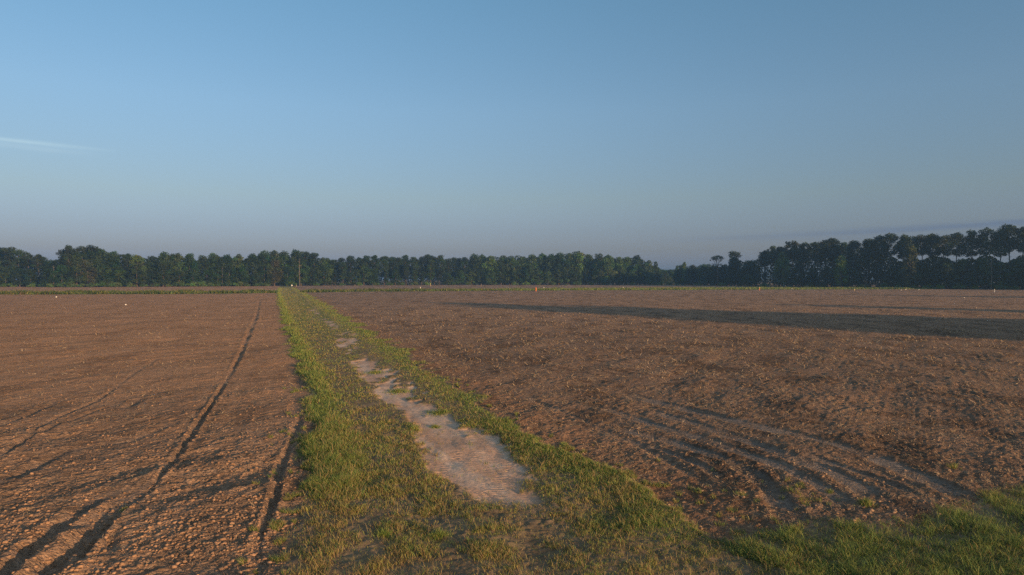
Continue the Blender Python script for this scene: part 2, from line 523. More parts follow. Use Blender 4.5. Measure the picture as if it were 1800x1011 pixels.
# ------------------------------------------------------------------ ground sheet
rows = [YMIN]
while rows[-1] < YMAX:
    rows.append(rows[-1] + float(spacing(np.array(rows[-1]))) * (2.0 if rows[-1] < 10.5 else 1.0))
rows[-1] = YMAX
rows = np.array(rows)
NC = 1150
s = np.linspace(-1, 1, NC)
GX = s[None, :] * HALF(rows)[:, None]
GY = np.repeat(rows[:, None], NC, 1)
gx, gy = GX.ravel(), GY.ravel()
gm = masks(gx, gy)
gz = height(gx, gy, gm)
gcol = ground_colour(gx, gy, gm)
gco = np.stack([gx, gy, gz], 1)
NR = len(rows)
ii = np.arange(NR - 1)[:, None] * NC + np.arange(NC - 1)[None, :]
quads = np.stack([ii, ii + 1, ii + 1 + NC, ii + NC], -1).reshape(-1, 4)
fs, fc, fsa, fcr = [a[quads[:, 0]] for a in gm]
fx, fy = gx[quads[:, 0]], gy[quads[:, 0]]
yc_, w_ = cross_strip(fx, fy)
cls = np.where(fs > 0.5, 2, np.where(fc > 0.5, 3, np.where(fcr > 0.5, 4, np.where((fy > yc_) & (fy > 150), 5, np.where(fx < XL(fy) + 1, 0, 1)))))
info = {
    0: ('ploughed_field', M_SOIL, 'reddish harrowed field left of the grassy track'),
    1: ('ploughed_field', M_SOIL, 'brown harrowed field with straw residue right of the grassy track'),
    2: ('dirt_track', M_TRACK, 'sandy farm track with grassy edges running to the woods'),
    3: ('grassy_headland', M_TRACK, 'grassy ground in the near right corner'),
    4: ('ditch_bank', M_TRACK, 'weedy ditch line crossing behind the two near fields'),
    5: ('ploughed_field', M_SOIL, 'far ploughed field between the ditch line and the woods'),
}
for k, (nm, mt, lab) in info.items():
    q = quads[cls == k]
    if not len(q): continue
    used, inv = np.unique(q.ravel(), return_inverse=True)
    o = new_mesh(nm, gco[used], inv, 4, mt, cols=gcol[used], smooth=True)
    tag(o, lab, 'ground', kind='structure')
# coarse land all round, meeting the sheet edge to edge
a0, a1 = HALF(YMIN), HALF(YMAX)
B = 2600.0
oc = [(-a0, YMIN, 0), (a0, YMIN, 0), (a1, YMAX, 0), (-a1, YMAX, 0), (-B, -B, 0), (B, -B, 0), (B, B, 0), (-B, B, 0)]
of = [4, 5, 1, 0, 5, 6, 2, 1, 6, 7, 3, 2, 7, 4, 0, 3]
o = new_mesh('ground', np.array(oc, float), of, 4, M_SOIL, cols=np.tile([0.2, 0.15, 0.09], (8, 1)))
tag(o, 'flat farmland reaching to the horizon', 'ground', kind='structure')


# ------------------------------------------------------------------ grass
def blades(x, y, hgt, wid, lean, colr, name, mat, label, cat, flat=None):
    """one curved blade at each point: 5 vertices, a quad and a tip triangle"""
    n = len(x)
    z = height(x, y) - 0.01
    az_ = RNG.random(n) * 2 * np.pi
    # blades turn broadly towards any side; lean direction random
    la = RNG.random(n) * 2 * np.pi
    wx, wy = np.cos(az_) * wid * 0.5, np.sin(az_) * wid * 0.5
    lx, ly = np.cos(la) * lean * hgt, np.sin(la) * lean * hgt
    b = np.stack([x, y, z], 1)
    w3 = np.stack([wx, wy, np.zeros(n)], 1)
    mid = b + np.stack([lx * 0.35, ly * 0.35, hgt * 0.55], 1)
    tip = b + np.stack([lx, ly, hgt * np.sqrt(np.clip(1 - 0.6 * lean ** 2, 0.15, 1))], 1)
    co = np.stack([b - w3, b + w3, mid + w3 * 0.8, mid - w3 * 0.8, tip], 1).reshape(-1, 3)
    i = np.arange(n)[:, None] * 5
    f = (i + np.array([[0, 1, 2, 3, 3, 2, 4]])).ravel()
    tot = np.tile([4, 3], n)
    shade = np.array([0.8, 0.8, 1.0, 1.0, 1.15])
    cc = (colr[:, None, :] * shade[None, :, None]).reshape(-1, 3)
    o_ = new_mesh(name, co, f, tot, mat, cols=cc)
    tag(o_, label, cat, kind='stuff')
    return o_


GREEN = np.array([0.175, 0.260, 0.068]); DEEP = np.array([0.090, 0.155, 0.045]); YEL = np.array([0.360, 0.335, 0.100])
STRAW = np.array([0.38, 0.28, 0.13]); RUST = np.array([0.25, 0.155, 0.08])


def grass_field(x, y):
    """density 0..1, dryness 0..1"""
    strip, corner, sand, cross = masks(x, y)
    t = x - XL(y); r = XR(y) - x
    n = pn(x / 0.8, y / 1.1, 71) + 0.6 * pn(x / 0.28, y / 0.33, 72)
    dens = np.clip(strip, 0, 1) * (1 - 0.97 * sand * (1 - 0.5 * ss(0.45, 0.7, pn(x / 0.5, y / 0.7, 86)) * ss(17, 21, y)))
    # lush band on the left, fading towards the camera
    lush_l = ss(2.0, 0.3, t) * ss(14.2, 16.5, y)
    lush_r = ss(3.0, 0.2, r) * ss(12.4, 14.0, y) * 0.8
    mid = (1 - np.maximum(lush_l, lush_r))
    dens *= 0.36 + 0.64 * np.maximum(lush_l, lush_r) + 0.35 * n * mid
    thin = ss(16.5, 13.2, y) * ss(2.0, 0.6, x)          # worn, strawy foreground
    dens *= 1 - 0.55 * thin * (0.4 + ss(0.3, -0.3, n))
    dry = 0.45 + 0.45 * pn(x / 1.6, y / 2.0, 73) + 0.30 * mid + 0.25 * thin - 0.35 * np.maximum(lush_l, lush_r)
    dc = np.clip(corner, 0, 1) * (0.75 + 0.35 * n)
    # patchy, half bare at the back of the corner
    dc *= 1 - 0.6 * ss(1.6, 0.4, YB(x) - y) * ss(0.3, -0.3, n)
    isc = corner > strip
    dens = np.where(isc, dc, dens)
    dry = np.where(isc, 0.18 + 0.35 * pn(x / 0.9, y / 0.9, 74), dry)
    return np.clip(dens, 0, 1), np.clip(dry, 0, 1), sand


def pick_colour(n, dry, deep):
    u = RNG.random(n)[:, None]; v = RNG.random(n)[:, None]
    gc = GREEN * (1 - deep[:, None]) + DEEP * deep[:, None]
    gc = np.where(u < 0.35, YEL * 0.6 + gc * 0.4, gc)
    dc = np.where(v < 0.3, RUST, np.where(v < 0.65, STRAW, YEL))
    pick = RNG.random(n)[:, None] < (dry ** 1.3)[:, None] * 0.75
    return np.where(pick, dc, gc) * (0.75 + 0.5 * RNG.random(n))[:, None]


def sample_rows(n, y0, y1, power):
    """y drawn with probability ~ y**-power"""
    u = RNG.random(n)
    if abs(power - 1) < 1e-6: return y0 * (y1 / y0) ** u
    k = 1 - power
    return (y0 ** k + u * (y1 ** k - y0 ** k)) ** (1 / k)


N = 1500000
y = np.concatenate([sample_rows(N - 750000, 9.5, 390.0, 1.75), sample_rows(750000, 9.5, 24.0, 1.4)])
wid_all = (XR(y) + 1.0) - (XL(y) - 0.8)
x = XL(y) - 0.8 + RNG.random(N) * wid_all
keep = RNG.random(N) < wid_all / 14.0
x, y = x[keep], y[keep]
dens, dry, sand = grass_field(x, y)
clump = 0.45 + 0.75 * ss(-0.4, 0.5, pn(x / 0.17, y / 0.19, 75) + 0.5 * pn(x / 0.5, y / 0.6, 76))
keep = RNG.random(len(x)) < dens * clump
x, y, dens, dry = x[keep], y[keep], dens[keep], dry[keep]
n = len(x)
tall = 0.55 + 0.75 * ss(0.35, 0.95, dens) + 0.5 * pn(x / 0.6, y / 0.6, 77)
tall *= (0.62 + 0.38 * ss(3.0, 4.5, XR(y) - x)) * (1 - 0.35 * ss(1.6, 0.3, XR(y) - x) * ss(19, 15, y))
hg = (0.06 + 0.13 * RNG.random(n) ** 1.7) * tall * np.interp(y, [10, 16, 25], [1.25, 1.1, 1.0])
wd = 0.0065 * np.clip(y / 11.0, 1, 28) * (0.8 + 0.5 * RNG.random(n))
colr = pick_colour(n, dry, np.clip(0.35 + 0.6 * pn(x / 0.5, y / 0.6, 78), 0, 1))
stalk = (RNG.random(n) < 0.022) & (y < 40)          # dead seed stalks standing above the sward
hg = np.where(stalk, hg * 1.4 + 0.10, hg)
wd = np.where(stalk, wd * 0.8, wd)
colr[stalk] = STRAW * RNG.uniform(0.7, 1.15, (int(stalk.sum()), 1))
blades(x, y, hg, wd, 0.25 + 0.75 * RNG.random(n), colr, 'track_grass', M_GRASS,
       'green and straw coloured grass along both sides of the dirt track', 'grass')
print('track blades', n)

N = 330000
y = sample_rows(N, 9.8, 18.0, 1.6)
x = 2.6 + RNG.random(N) * 15.0
ok = (x < y * 0.82 + 2) & (x > XR(y) - 1)
x, y = x[ok], y[ok]
dens, dry, sand = grass_field(x, y)
st = masks(x, y)
dens = dens * (st[1] > st[0])
keep = RNG.random(len(x)) < dens * (0.4 + 0.8 * ss(-0.4, 0.5, pn(x / 0.2, y / 0.2, 79)))
x, y, dens, dry = x[keep], y[keep], dens[keep], dry[keep]
n = len(x)
hg = (0.08 + 0.14 * RNG.random(n) ** 1.4) * (0.6 + 0.6 * dens) * (1 + 0.5 * pn(x / 0.4, y / 0.4, 85))
wd = 0.0065 * (0.8 + 0.6 * RNG.random(n))
colr = pick_colour(n, dry, np.clip(0.55 + 0.6 * pn(x / 0.5, y / 0.6, 80), 0, 1))
blades(x, y, hg, wd, 0.35 + 0.75 * RNG.random(n), colr, 'headland_grass', M_GRASS,
       'dense dark green grass filling the near right corner', 'grass')
print('corner blades', n)

# weeds on the ditch line
N = 60000
x = RNG.uniform(-235, 235, N)
yc_, w_ = cross_strip(x, np.zeros(N))
y = yc_ + (RNG.random(N) - 0.5) * w_ * 0.95
mm = masks(x, y)
nn = pn(x / 6, y / 6, 81)
keep = (RNG.random(N) < 0.75 + 0.8 * nn) & (mm[0] < 0.5) & (mm[3] > 0.3)
x, y, nn = x[keep], y[keep], nn[keep]
n = len(x)
hg = (0.35 + 0.55 * RNG.random(n)) * (1 + 0.8 * nn) * np.interp(x, [-120, 20], [1.5, 1.0])
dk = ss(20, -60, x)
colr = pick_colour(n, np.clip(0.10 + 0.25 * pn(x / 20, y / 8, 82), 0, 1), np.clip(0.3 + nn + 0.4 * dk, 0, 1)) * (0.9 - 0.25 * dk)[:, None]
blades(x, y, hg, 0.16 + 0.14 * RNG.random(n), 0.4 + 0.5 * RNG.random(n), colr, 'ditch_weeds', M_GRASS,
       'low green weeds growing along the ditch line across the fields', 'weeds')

# thin grass creeping onto the soil beside the track and in the bare corner
N = 160000
y = sample_rows(N, 10.0, 34.0, 1.5)
side = RNG.random(N) < 0.4
off = RNG.random(N) ** 1.3
x = np.where(side, XL(y) - off * 1.3, XR(y) + off * np.interp(y, [10, 15, 20, 34], [6.0, 5.0, 1.2, 0.8]))
mm = masks(x, y)
nn = pn(x / 0.35, y / 0.35, 83) + 0.5 * pn(x / 1.5, y / 1.5, 84)
keep = (nn > 0.22 + 0.55 * off + 0.01 * (y - 11)) & (mm[0] < 0.6) & (mm[1] < 0.6)
x, y = x[keep], y[keep]
n = len(x)
colr = pick_colour(n, np.full(n, 0.55), np.full(n, 0.4))
blades(x, y, 0.05 + 0.10 * RNG.random(n), 0.0065 * np.clip(y / 11, 1, 5), 0.4 + 0.7 * RNG.random(n), colr, 'sparse_grass', M_GRASS,
       'thin scattered blades creeping from the track onto bare soil', 'grass')

# ------------------------------------------------------------------ straw residue over the fields
N = 420000
y = sample_rows(N, 10.0, 120.0, 1.75)
x = (RNG.random(N) * 2 - 1) * (0.80 * y + 1)
keep = RNG.random(N) < (0.80 * y + 1) / 60 + 0.2
x, y = x[keep], y[keep]
mm = masks(x, y)
leftf = x < XL(y)
nn = pn(x / 0.45, y / 0.6, 91) + 0.7 * pn(x / 2.2, y / 3.5, 92)
_, smo = carve(x, y)
pr = np.clip(0.35 + 0.9 * nn, 0.03, 1) * np.where(leftf, 0.22, 1.0) * (1 - 0.85 * smo)
keep = (RNG.random(len(x)) < pr) & (mm[0] < 0.4) & (mm[1] < 0.4) & (mm[3] < 0.5)
x, y = x[keep], y[keep]
n = len(x)
L_ = (0.03 + 0.07 * RNG.random(n)) * np.clip(y / 16, 1, 3)
W_ = 0.006 * np.clip(y / 11, 1, 8) * (0.7 + 0.7 * RNG.random(n))
a_ = RNG.random(n) * 2 * np.pi
tl = RNG.uniform(-0.1, 0.7, n)
dx, dy, dz = np.cos(a_) * np.cos(tl) * L_, np.sin(a_) * np.cos(tl) * L_, np.sin(tl) * L_
z = height(x, y) + 0.004
b0 = np.stack([x, y, z], 1); dv = np.stack([dx, dy, dz], 1)
sv = np.stack([-np.sin(a_) * W_, np.cos(a_) * W_, W_ * RNG.uniform(-0.8, 0.8, n)], 1)
co = np.stack([b0 - sv * 0.5, b0 + sv * 0.5, b0 + dv + sv * 0.4, b0 + dv - sv * 0.4], 1).reshape(-1, 3)
f = np.arange(n * 4)
u = RNG.random(n)[:, None]
cc = np.where(u < 0.5, np.array([0.34, 0.25, 0.155]), np.where(u < 0.8, np.array([0.27, 0.17, 0.10]), np.array([0.42, 0.33, 0.22])))
cc = cc * (0.7 + 0.5 * RNG.random(n))[:, None]
o = new_mesh('straw_residue', co, f, 4, M_STRAW, cols=np.repeat(cc, 4, 0))
tag(o, 'short bits of dry straw scattered over the harrowed soil', 'straw', kind='stuff')
print('straw', n)

# ------------------------------------------------------------------ loose clods
ph = (1 + 5 ** 0.5) / 2
icov = np.array([(-1, ph, 0), (1, ph, 0), (-1, -ph, 0), (1, -ph, 0), (0, -1, ph), (0, 1, ph), (0, -1, -ph), (0, 1, -ph),
                 (ph, 0, -1), (ph, 0, 1), (-ph, 0, -1), (-ph, 0, 1)]) / math.sqrt(1 + ph * ph)
icof = np.array([(0, 11, 5), (0, 5, 1), (0, 1, 7), (0, 7, 10), (0, 10, 11), (1, 5, 9), (5, 11, 4), (11, 10, 2), (10, 7, 6), (7, 1, 8),
                 (3, 9, 4), (3, 4, 2), (3, 2, 6), (3, 6, 8), (3, 8, 9), (4, 9, 5), (2, 4, 11), (6, 2, 10), (8, 6, 7), (9, 8, 1)])
N = 110000
y = sample_rows(N, 9.5, 34.0, 2.2)
x = (RNG.random(N) * 2 - 1) * (0.80 * y + 1)
mm = masks(x, y)
_, smo = carve(x, y)
leftf = x < XL(y)
nn = pn(x / 0.7, y / 1.1, 95) + 0.5 * pn(x / 3, y / 4, 96)
rimn = np.exp(-np.abs(x - XL(y) + 0.6) / 0.8)
pr = np.clip(0.30 + 0.6 * nn + 0.5 * rimn, 0.02, 1) * np.where(leftf, 1.0, 0.55) * (1 - 0.8 * smo)
keep = (RNG.random(N) < pr * 0.75) & (mm[0] < 0.45) & (mm[1] < 0.45)
x, y, leftf = x[keep], y[keep], leftf[keep]
n = len(x)
sz = (0.009 + 0.042 * RNG.random(n) ** 4.0) * np.interp(y, [10, 34], [1, 0.75])
z = height(x, y) + sz * 0.1
dfm = 1 + 0.35 * (RNG.random((n, 12)) - 0.5) * 2
scl = np.stack([sz * RNG.uniform(0.7, 1.4, n), sz * RNG.uniform(0.7, 1.4, n), sz * RNG.uniform(0.5, 0.9, n)], 1)
P = icov[None] * dfm[:, :, None] * scl[:, None, :]
an = RNG.random(n) * 6.28
ca, sa = np.cos(an)[:, None], np.sin(an)[:, None]
P = np.stack([P[..., 0] * ca - P[..., 1] * sa, P[..., 0] * sa + P[..., 1] * ca, P[..., 2]], -1) + np.stack([x, y, z], 1)[:, None, :]
F = (np.arange(n)[:, None, None] * 12 + icof[None]).ravel()
cc = np.where(leftf[:, None], [0.29, 0.18, 0.115], [0.25, 0.17, 0.118]) * (0.8 + 0.45 * RNG.random(n))[:, None]
o = new_mesh('soil_clods', P.reshape(-1, 3), F, 3, M_CLOD, cols=np.repeat(cc, 12, 0))
tag(o, 'loose crumbs and clods of reddish earth on both harrowed fields', 'soil', kind='stuff')
print('clods', n)


# ------------------------------------------------------------------ single tufts
def tuft(px, py, rad, n, hgt, dry, label, grp=None):
    cx, cy = g(px, py)
    r = np.abs(RNG.normal(0, 0.5, n)) * rad; a = RNG.random(n) * 6.28
    x, y = cx + r * np.cos(a), cy + r * np.sin(a) * 1.2
    h = hgt * (0.5 + 0.7 * RNG.random(n)) * np.clip(1.2 - r / rad * 0.6, 0.3, 1)
    z = height(x, y) - 0.01
    colr = pick_colour(n, np.full(n, dry), np.full(n, 0.35))
    az_ = RNG.random(n) * 6.28; w = 0.008 * max(1, cy / 14)
    wx, wy = np.cos(az_) * w / 2, np.sin(az_) * w / 2
    out = 0.3 + 0.9 * r / rad
    lx, ly = np.cos(a) * out * h * RNG.random(n), np.sin(a) * out * h * RNG.random(n)
    b = np.stack([x - cx, y - cy, z], 1); w3 = np.stack([wx, wy, 0 * wx], 1)
    mid = b + np.stack([lx * 0.35, ly * 0.35, h * 0.55], 1); tip = b + np.stack([lx, ly, h * 0.9], 1)
    co = np.stack([b - w3, b + w3, mid + w3 * .8, mid - w3 * .8, tip], 1).reshape(-1, 3)
    fi = (np.arange(n)[:, None] * 5 + np.array([[0, 1, 2, 3, 3, 2, 4]])).ravel()
    o_ = new_mesh('grass_tuft', co, fi, np.tile([4, 3], n), M_GRASS, cols=np.repeat(colr, 5, 0))
    o_.location = (cx, cy, 0)
    tag(o_, label, 'grass tuft', grp or 'grass tufts on bare ground')


tuft(765, 750, 0.22, 260, 0.12, 0.2, 'small round green grass tuft alone on the bare sand of the track')
tuft(772, 726, 0.55, 700, 0.14, 0.25, 'wide green grass tuft reaching from the right edge onto the bare sand')
tuft(727, 757, 0.35, 350, 0.12, 0.5, 'yellowish grass tuft at the left edge of the bare sand')
tuft(700, 688, 0.8, 700, 0.12, 0.3, 'flat green tuft lying across the narrow part of the bare sand')
tuft(660, 655, 0.7, 500, 0.12, 0.35, 'far green tuft where the bare sand begins to break up')
tuft(675, 945, 0.22, 380, 0.16, 0.15, 'dark green tuft left of centre in the worn strawy grass of the foreground')
tuft(772, 948, 0.25, 420, 0.15, 0.1, 'bright green tuft below the near end of the bare sand')
tuft(1522, 893, 0.22, 320, 0.17, 0.45, 'yellow green tuft on a mound among the tyre tracks of the right field')
tuft(1458, 868, 0.12, 120, 0.12, 0.5, 'small pale tuft on a ridge between the tyre tracks')
tuft(1395, 935, 0.20, 200, 0.14, 0.4, 'olive tuft on bare ground at the end of the tyre tracks')
tuft(1676, 826, 0.16, 90, 0.18, 0.5, 'thin upright weed in the right field beyond the tyre tracks')
tuft(218, 895, 0.12, 90, 0.10, 0.5, 'tiny weed between the dark ruts of the left field')

# ------------------------------------------------------------------ trees
PINE = np.array([0.024, 0.041, 0.021]); OAK = np.array([0.031, 0.057, 0.021]); LIGHT = np.array([0.066, 0.112, 0.036])
TAN = np.array([0.052, 0.062, 0.030])


def tube(p0, p1, r0, r1, seg=7):
    p0, p1 = np.array(p0, float), np.array(p1, float)
    d = p1 - p0; d /= np.linalg.norm(d)
    a = np.cross(d, [0.3, 0.9, 0.1]); a /= np.linalg.norm(a); b = np.cross(d, a)
    t = np.arange(seg) / seg * 2 * np.pi
    ring = np.cos(t)[:, None] * a + np.sin(t)[:, None] * b
    co = np.concatenate([p0 + ring * r0, p1 + ring * r1])
    f = [(i, (i + 1) % seg, seg + (i + 1) % seg, seg + i) for i in range(seg)]
    return co, np.array(f)


def join(parts):
    cos, fs_, off = [], [], 0
    for co, f in parts:
        cos.append(co); fs_.append(f + off); off += len(co)
    return np.concatenate(cos), np.concatenate(fs_)


def leaf_cloud(rng, clumps, size, per_m2, colour, shell=0.55, flat=0.7):
    """leaf sized faces in clumps: each (centre, radii)"""
    C_, Sz, Cl = [], [], []
    for (cx, cy, cz, rx, ry, rz_) in clumps:
        area = 4 * np.pi * ((rx * ry) ** 1.6 / 3 + (rx * rz_) ** 1.6 / 3 + (ry * rz_) ** 1.6 / 3) ** (1 / 1.6)
        n = max(8, int(area * per_m2))
        v = rng.normal(size=(n, 3)); v /= np.linalg.norm(v, axis=1)[:, None]
        rad = shell + (1 - shell) * rng.random(n) ** 0.7
        rad *= 1 + 0.22 * np.sin(v[:, 0] * 5 + cx) * np.cos(v[:, 1] * 4 + cz)
        C_.append(np.array([cx, cy, cz]) + v * rad[:, None] * [rx, ry, rz_])
        Sz.append(np.full(n, size) * rng.uniform(0.6, 1.3, n))
        Cl.append(colour * rng.uniform(0.62, 1.5) * rng.uniform(0.75, 1.25, n)[:, None] * (1 + 0.15 * rng.normal(size=(1, 3)) * [1, 0.5, 0.8]))
    C_ = np.concatenate(C_); Sz = np.concatenate(Sz); Cl = np.concatenate(Cl)
    n = len(C_)
    a = rng.normal(size=(n, 3)); a /= np.linalg.norm(a, axis=1)[:, None]
    b = np.cross(a, rng.normal(size=(n, 3))); b /= np.linalg.norm(b, axis=1)[:, None]
    a *= Sz[:, None] * 0.5; b *= Sz[:, None] * 0.5 * flat
    co = np.stack([C_ - a - b * 0.4, C_ - b, C_ + a, C_ + b + a * 0.2], 1).reshape(-1, 3)
    return co, np.clip(np.repeat(Cl, 4, 0), 0.008, 0.4)


def proto(kind, seed):
    """returns (trunk mesh, crown mesh, height, bark material)"""
    rng = np.random.default_rng(seed)
    trunk, cl = [], []
    bark = M_BARK
    if kind == 'pine':
        H = 26.0; col = PINE
        base = (rng.uniform(0.56, 0.66) if seed % 2 else rng.uniform(0.18, 0.30)) * H
        lx, ly = rng.normal(0, 0.5, 2)
        pt = [(0, 0, 0), (lx * 0.3, ly * 0.3, H * 0.35), (lx, ly, H * 0.7), (lx * 0.8, ly * 1.2, H * 0.97)]
        rr = [0.30, 0.24, 0.17, 0.05]
        for i in range(3): trunk.append(tube(pt[i], pt[i + 1], rr[i], rr[i + 1]))
        k = 22 if seed % 2 else 32
        for i in range(k):
            t = (i + rng.random() * 0.6) / k
            z = base + (H - base) * t * 0.94
            wmax = (4.0 if seed % 2 else 3.8) * math.sin(math.pi * (0.22 + 0.62 * t))
            a = i * 2.4 + rng.random()
            r = wmax * rng.uniform(0.35, 1.0) * 1.0
            cx, cy = lx + r * math.cos(a), ly + r * math.sin(a)
            s_ = rng.uniform(1.2, 2.1)
            cl.append((cx, cy, z + 0.4, s_ * 1.15, s_ * 1.15, s_ * 0.75))
            trunk.append(tube((lx * 0.9, ly * 0.9, z - 1.0), (cx, cy, z + 0.2), 0.09, 0.03, 4))
        for i in range(6):    # dead stubs below the crown
            z = base * rng.uniform(0.5, 1.0); a = rng.random() * 6.28; r = rng.uniform(0.6, 1.6)
            trunk.append(tube((lx * .6, ly * .6, z), (lx * .6 + r * math.cos(a), ly * .6 + r * math.sin(a), z + 0.3), 0.05, 0.02, 4))
        co, cc = leaf_cloud(rng, cl, 0.66, 4.4, col, 0.25, 0.6)
    elif kind in ('oak', 'light', 'tan'):
        H = 20.0; col = {'oak': OAK, 'light': LIGHT, 'tan': TAN}[kind]
        W = rng.uniform(4.4, 6.2)
        trunk.append(tube((0, 0, 0), (0.2, 0.1, H * 0.3), 0.38, 0.28))
        trunk.append(tube((0.2, 0.1, H * 0.3), (0.0, 0.3, H * 0.8), 0.28, 0.07))
        k = 30
        for i in range(k):
            t = (i + rng.random()) / k
            z = H * (0.12 + 0.80 * t)
            prof = math.sin(math.pi * min(1, 0.22 + 0.78 * t) ** 0.9) ** 0.6 if t < 0.98 else 0.2
            a = i * 2.4 + rng.random() * 0.8
            r = W * prof * rng.uniform(0.45, 0.95)
            cx, cy = r * math.cos(a), r * math.sin(a)
            s_ = rng.uniform(1.3, 2.6)
            cl.append((cx, cy, z, s_, s_, s_ * 0.8))
            if i % 3 == 0:
                trunk.append(tube((0.1, 0.1, max(1.5, z - 3)), (cx, cy, z), 0.12, 0.03, 4))
        co, cc = leaf_cloud(rng, cl, 0.70, 3.6, col, 0.35, 0.75)
    elif kind == 'shrub':
        H = 5.0; col = LIGHT * 1.25
        for i in range(5):
            a = i * 1.3; trunk.append(tube((0, 0, 0), (1.5 * math.cos(a), 1.5 * math.sin(a), 3.2), 0.07, 0.03, 5))
        for i in range(14):
            a = i * 2.4; r = rng.uniform(0, 2.6)
            s_ = rng.uniform(0.8, 1.3)
            cl.append((r * math.cos(a), r * math.sin(a), 0.8 + rng.random() * 3.0 * (1 - r / 5), s_, s_, s_ * 0.8))
        co, cc = leaf_cloud(rng, cl, 0.42, 4.5, col, 0.4, 0.8)
    elif kind == 'dome':
        H = 18.0; col = PINE * 1.05
        trunk.append(tube((0, 0, 0), (0.4, 0, H * 0.6), 0.32, 0.22))
        for i in range(30):
            a = i * 2.4 + rng.random() * 0.5
            t = (i + 0.5) / 30
            r = 3.7 * math.sqrt(t) * rng.uniform(0.9, 1.05)
            zc = H * (0.74 + 0.20 * math.sqrt(max(0.02, 1 - (r / 4.0) ** 2))) - (0.8 if i % 5 == 0 else 0)
            s_ = rng.uniform(0.75, 1.15)
            cl.append((0.4 + r * math.cos(a), r * math.sin(a), zc, s_, s_, s_ * 0.8))
            if i % 3 == 0:
                mx_, my_ = 0.4 + 0.5 * r * math.cos(a), 0.5 * r * math.sin(a)
                trunk.append(tube((0.4, 0, H * 0.58), (mx_, my_, H * 0.74), 0.12, 0.07, 5))
                trunk.append(tube((mx_, my_, H * 0.74), (0.4 + r * math.cos(a), r * math.sin(a), zc - 0.3), 0.07, 0.03, 4))
        for i in range(6):
            a = i * 1.05
            cl.append((0.4 + 2.6 * math.cos(a), 2.6 * math.sin(a), H * (0.62 + 0.03 * (i % 3)), 1.1, 1.1, 0.8))
        co, cc = leaf_cloud(rng, cl, 0.40, 5.0, col, 0.3, 0.6)
    elif kind == 'snag':
        H = 18.0; bark = M_PALEBARK
        trunk.append(tube((0, 0, 0), (0.3, 0, H * 0.5), 0.26, 0.17))
        trunk.append(tube((0.3, 0, H * 0.5), (0.1, 0.2, H), 0.17, 0.05))
        for i in range(20):
            z = H * rng.uniform(0.35, 0.95); a = rng.random() * 6.28; r = rng.uniform(1.6, 4.2) * (1.2 - z / H)
            trunk.append(tube((0.2, 0.1, z), (r * math.cos(a), r * math.sin(a), z + r * 0.5), 0.10, 0.03, 5))
        cl = [(0.2, 0.1, H * 0.97, 0.5, 0.5, 0.5), (0.8, 0, H * 0.9, 0.4, 0.4, 0.3)]
        co, cc = leaf_cloud(rng, cl, 0.3, 5, TAN, 0.4, 0.6)
    tco, tf = join(trunk)
    tr = new_mesh('trunk', tco, tf, 4, bark, smooth=True)
    crn = new_mesh('crown', co, np.arange(len(co)), 4, M_LEAF, cols=cc)
    tm, cm = tr.data, crn.data
    bpy.data.objects.remove(tr); bpy.data.objects.remove(crn)
    return tm, cm, H


PROTO = {k: [proto(k, 100 * i + j) for j in range(nv)] for i, (k, nv) in enumerate(
    (('pine', 6), ('oak', 5), ('light', 4), ('tan', 2), ('shrub', 3), ('dome', 1), ('snag', 2)))}
NAMES = {'pine': 'pine_tree', 'oak': 'broadleaf_tree', 'light': 'broadleaf_tree', 'tan': 'broadleaf_tree', 'shrub': 'shrub',
         'dome': 'pine_tree', 'snag': 'dead_tree'}
FIRST = {}


def tree(kind, x, y, H, label, group, wide=1.0, var=None, cat=None, full=False):
    v = var if var is not None else random.randrange(len(PROTO[kind]))
    if kind == 'pine' and var is None: v = v // 2 * 2 + (0 if full else 1)
    tm, cm, h0 = PROTO[kind][v]
    s_ = H / h0
    r = empty(NAMES[kind], (x, y, -0.1), random.random() * 6.28, (s_ * wide, s_ * wide, s_))
    tag(r, label, cat or ('shrub' if kind == 'shrub' else 'tree'), group)
    if (kind, v) not in FIRST:
        t_ = bpy.data.objects.new('stem' if kind == 'shrub' else 'trunk', tm)
        c_ = bpy.data.objects.new('foliage' if kind == 'shrub' else 'crown', cm)
        FIRST[(kind, v)] = (t_, c_)
    else:
        t_, c_ = (q.copy() for q in FIRST[(kind, v)])
    for q in (t_, c_):
        COL.objects.link(q); q.parent = r
    return r


PROF = [(-400, 436), (0, 431), (15, 431), (25, 437), (40, 438), (50, 446), (70, 446), (78, 453), (88, 455), (95, 447), (105, 446),
        (115, 432), (125, 430), (130, 437), (140, 430), (165, 429), (175, 434), (185, 434), (195, 440), (205, 443), (225, 446),
        (233, 449), (240, 444), (255, 443), (270, 446), (295, 443), (345, 444), (360, 443), (400, 445), (430, 445), (455, 441),
        (485, 439), (515, 439), (523, 437), (535, 438), (545, 441), (555, 447), (570, 449), (585, 455), (595, 452), (620, 449),
        (665, 448), (700, 449), (760, 448), (795, 451), (820, 450), (830, 446), (840, 444), (875, 443), (895, 448), (912, 445),
        (920, 448), (945, 443), (965, 443), (985, 440), (1018, 440), (1025, 446), (1050, 443), (1070, 449), (1080, 452),
        (1100, 448), (1115, 446), (1130, 452), (1138, 454), (1150, 461), (1157, 468), (1185, 472), (1195, 465), (1205, 463),
        (1235, 466), (1245, 464), (1278, 464), (1290, 450), (1302, 452), (1312, 455), (1325, 453), (1337, 445), (1350, 437), (1368, 433),
        (1400, 425), (1428, 428), (1435, 423), (1465, 420), (1508, 422), (1525, 415), (1570, 411), (1600, 413), (1635, 411),
        (1650, 407), (1670, 410), (1700, 406), (1707, 401), (1715, 405), (1723, 398), (1745, 398), (1760, 405), (1778, 398),
        (1787, 396), (1800, 394), (2300, 380)]
PX = [p[0] for p in PROF]; PY = [p[1] for p in PROF]


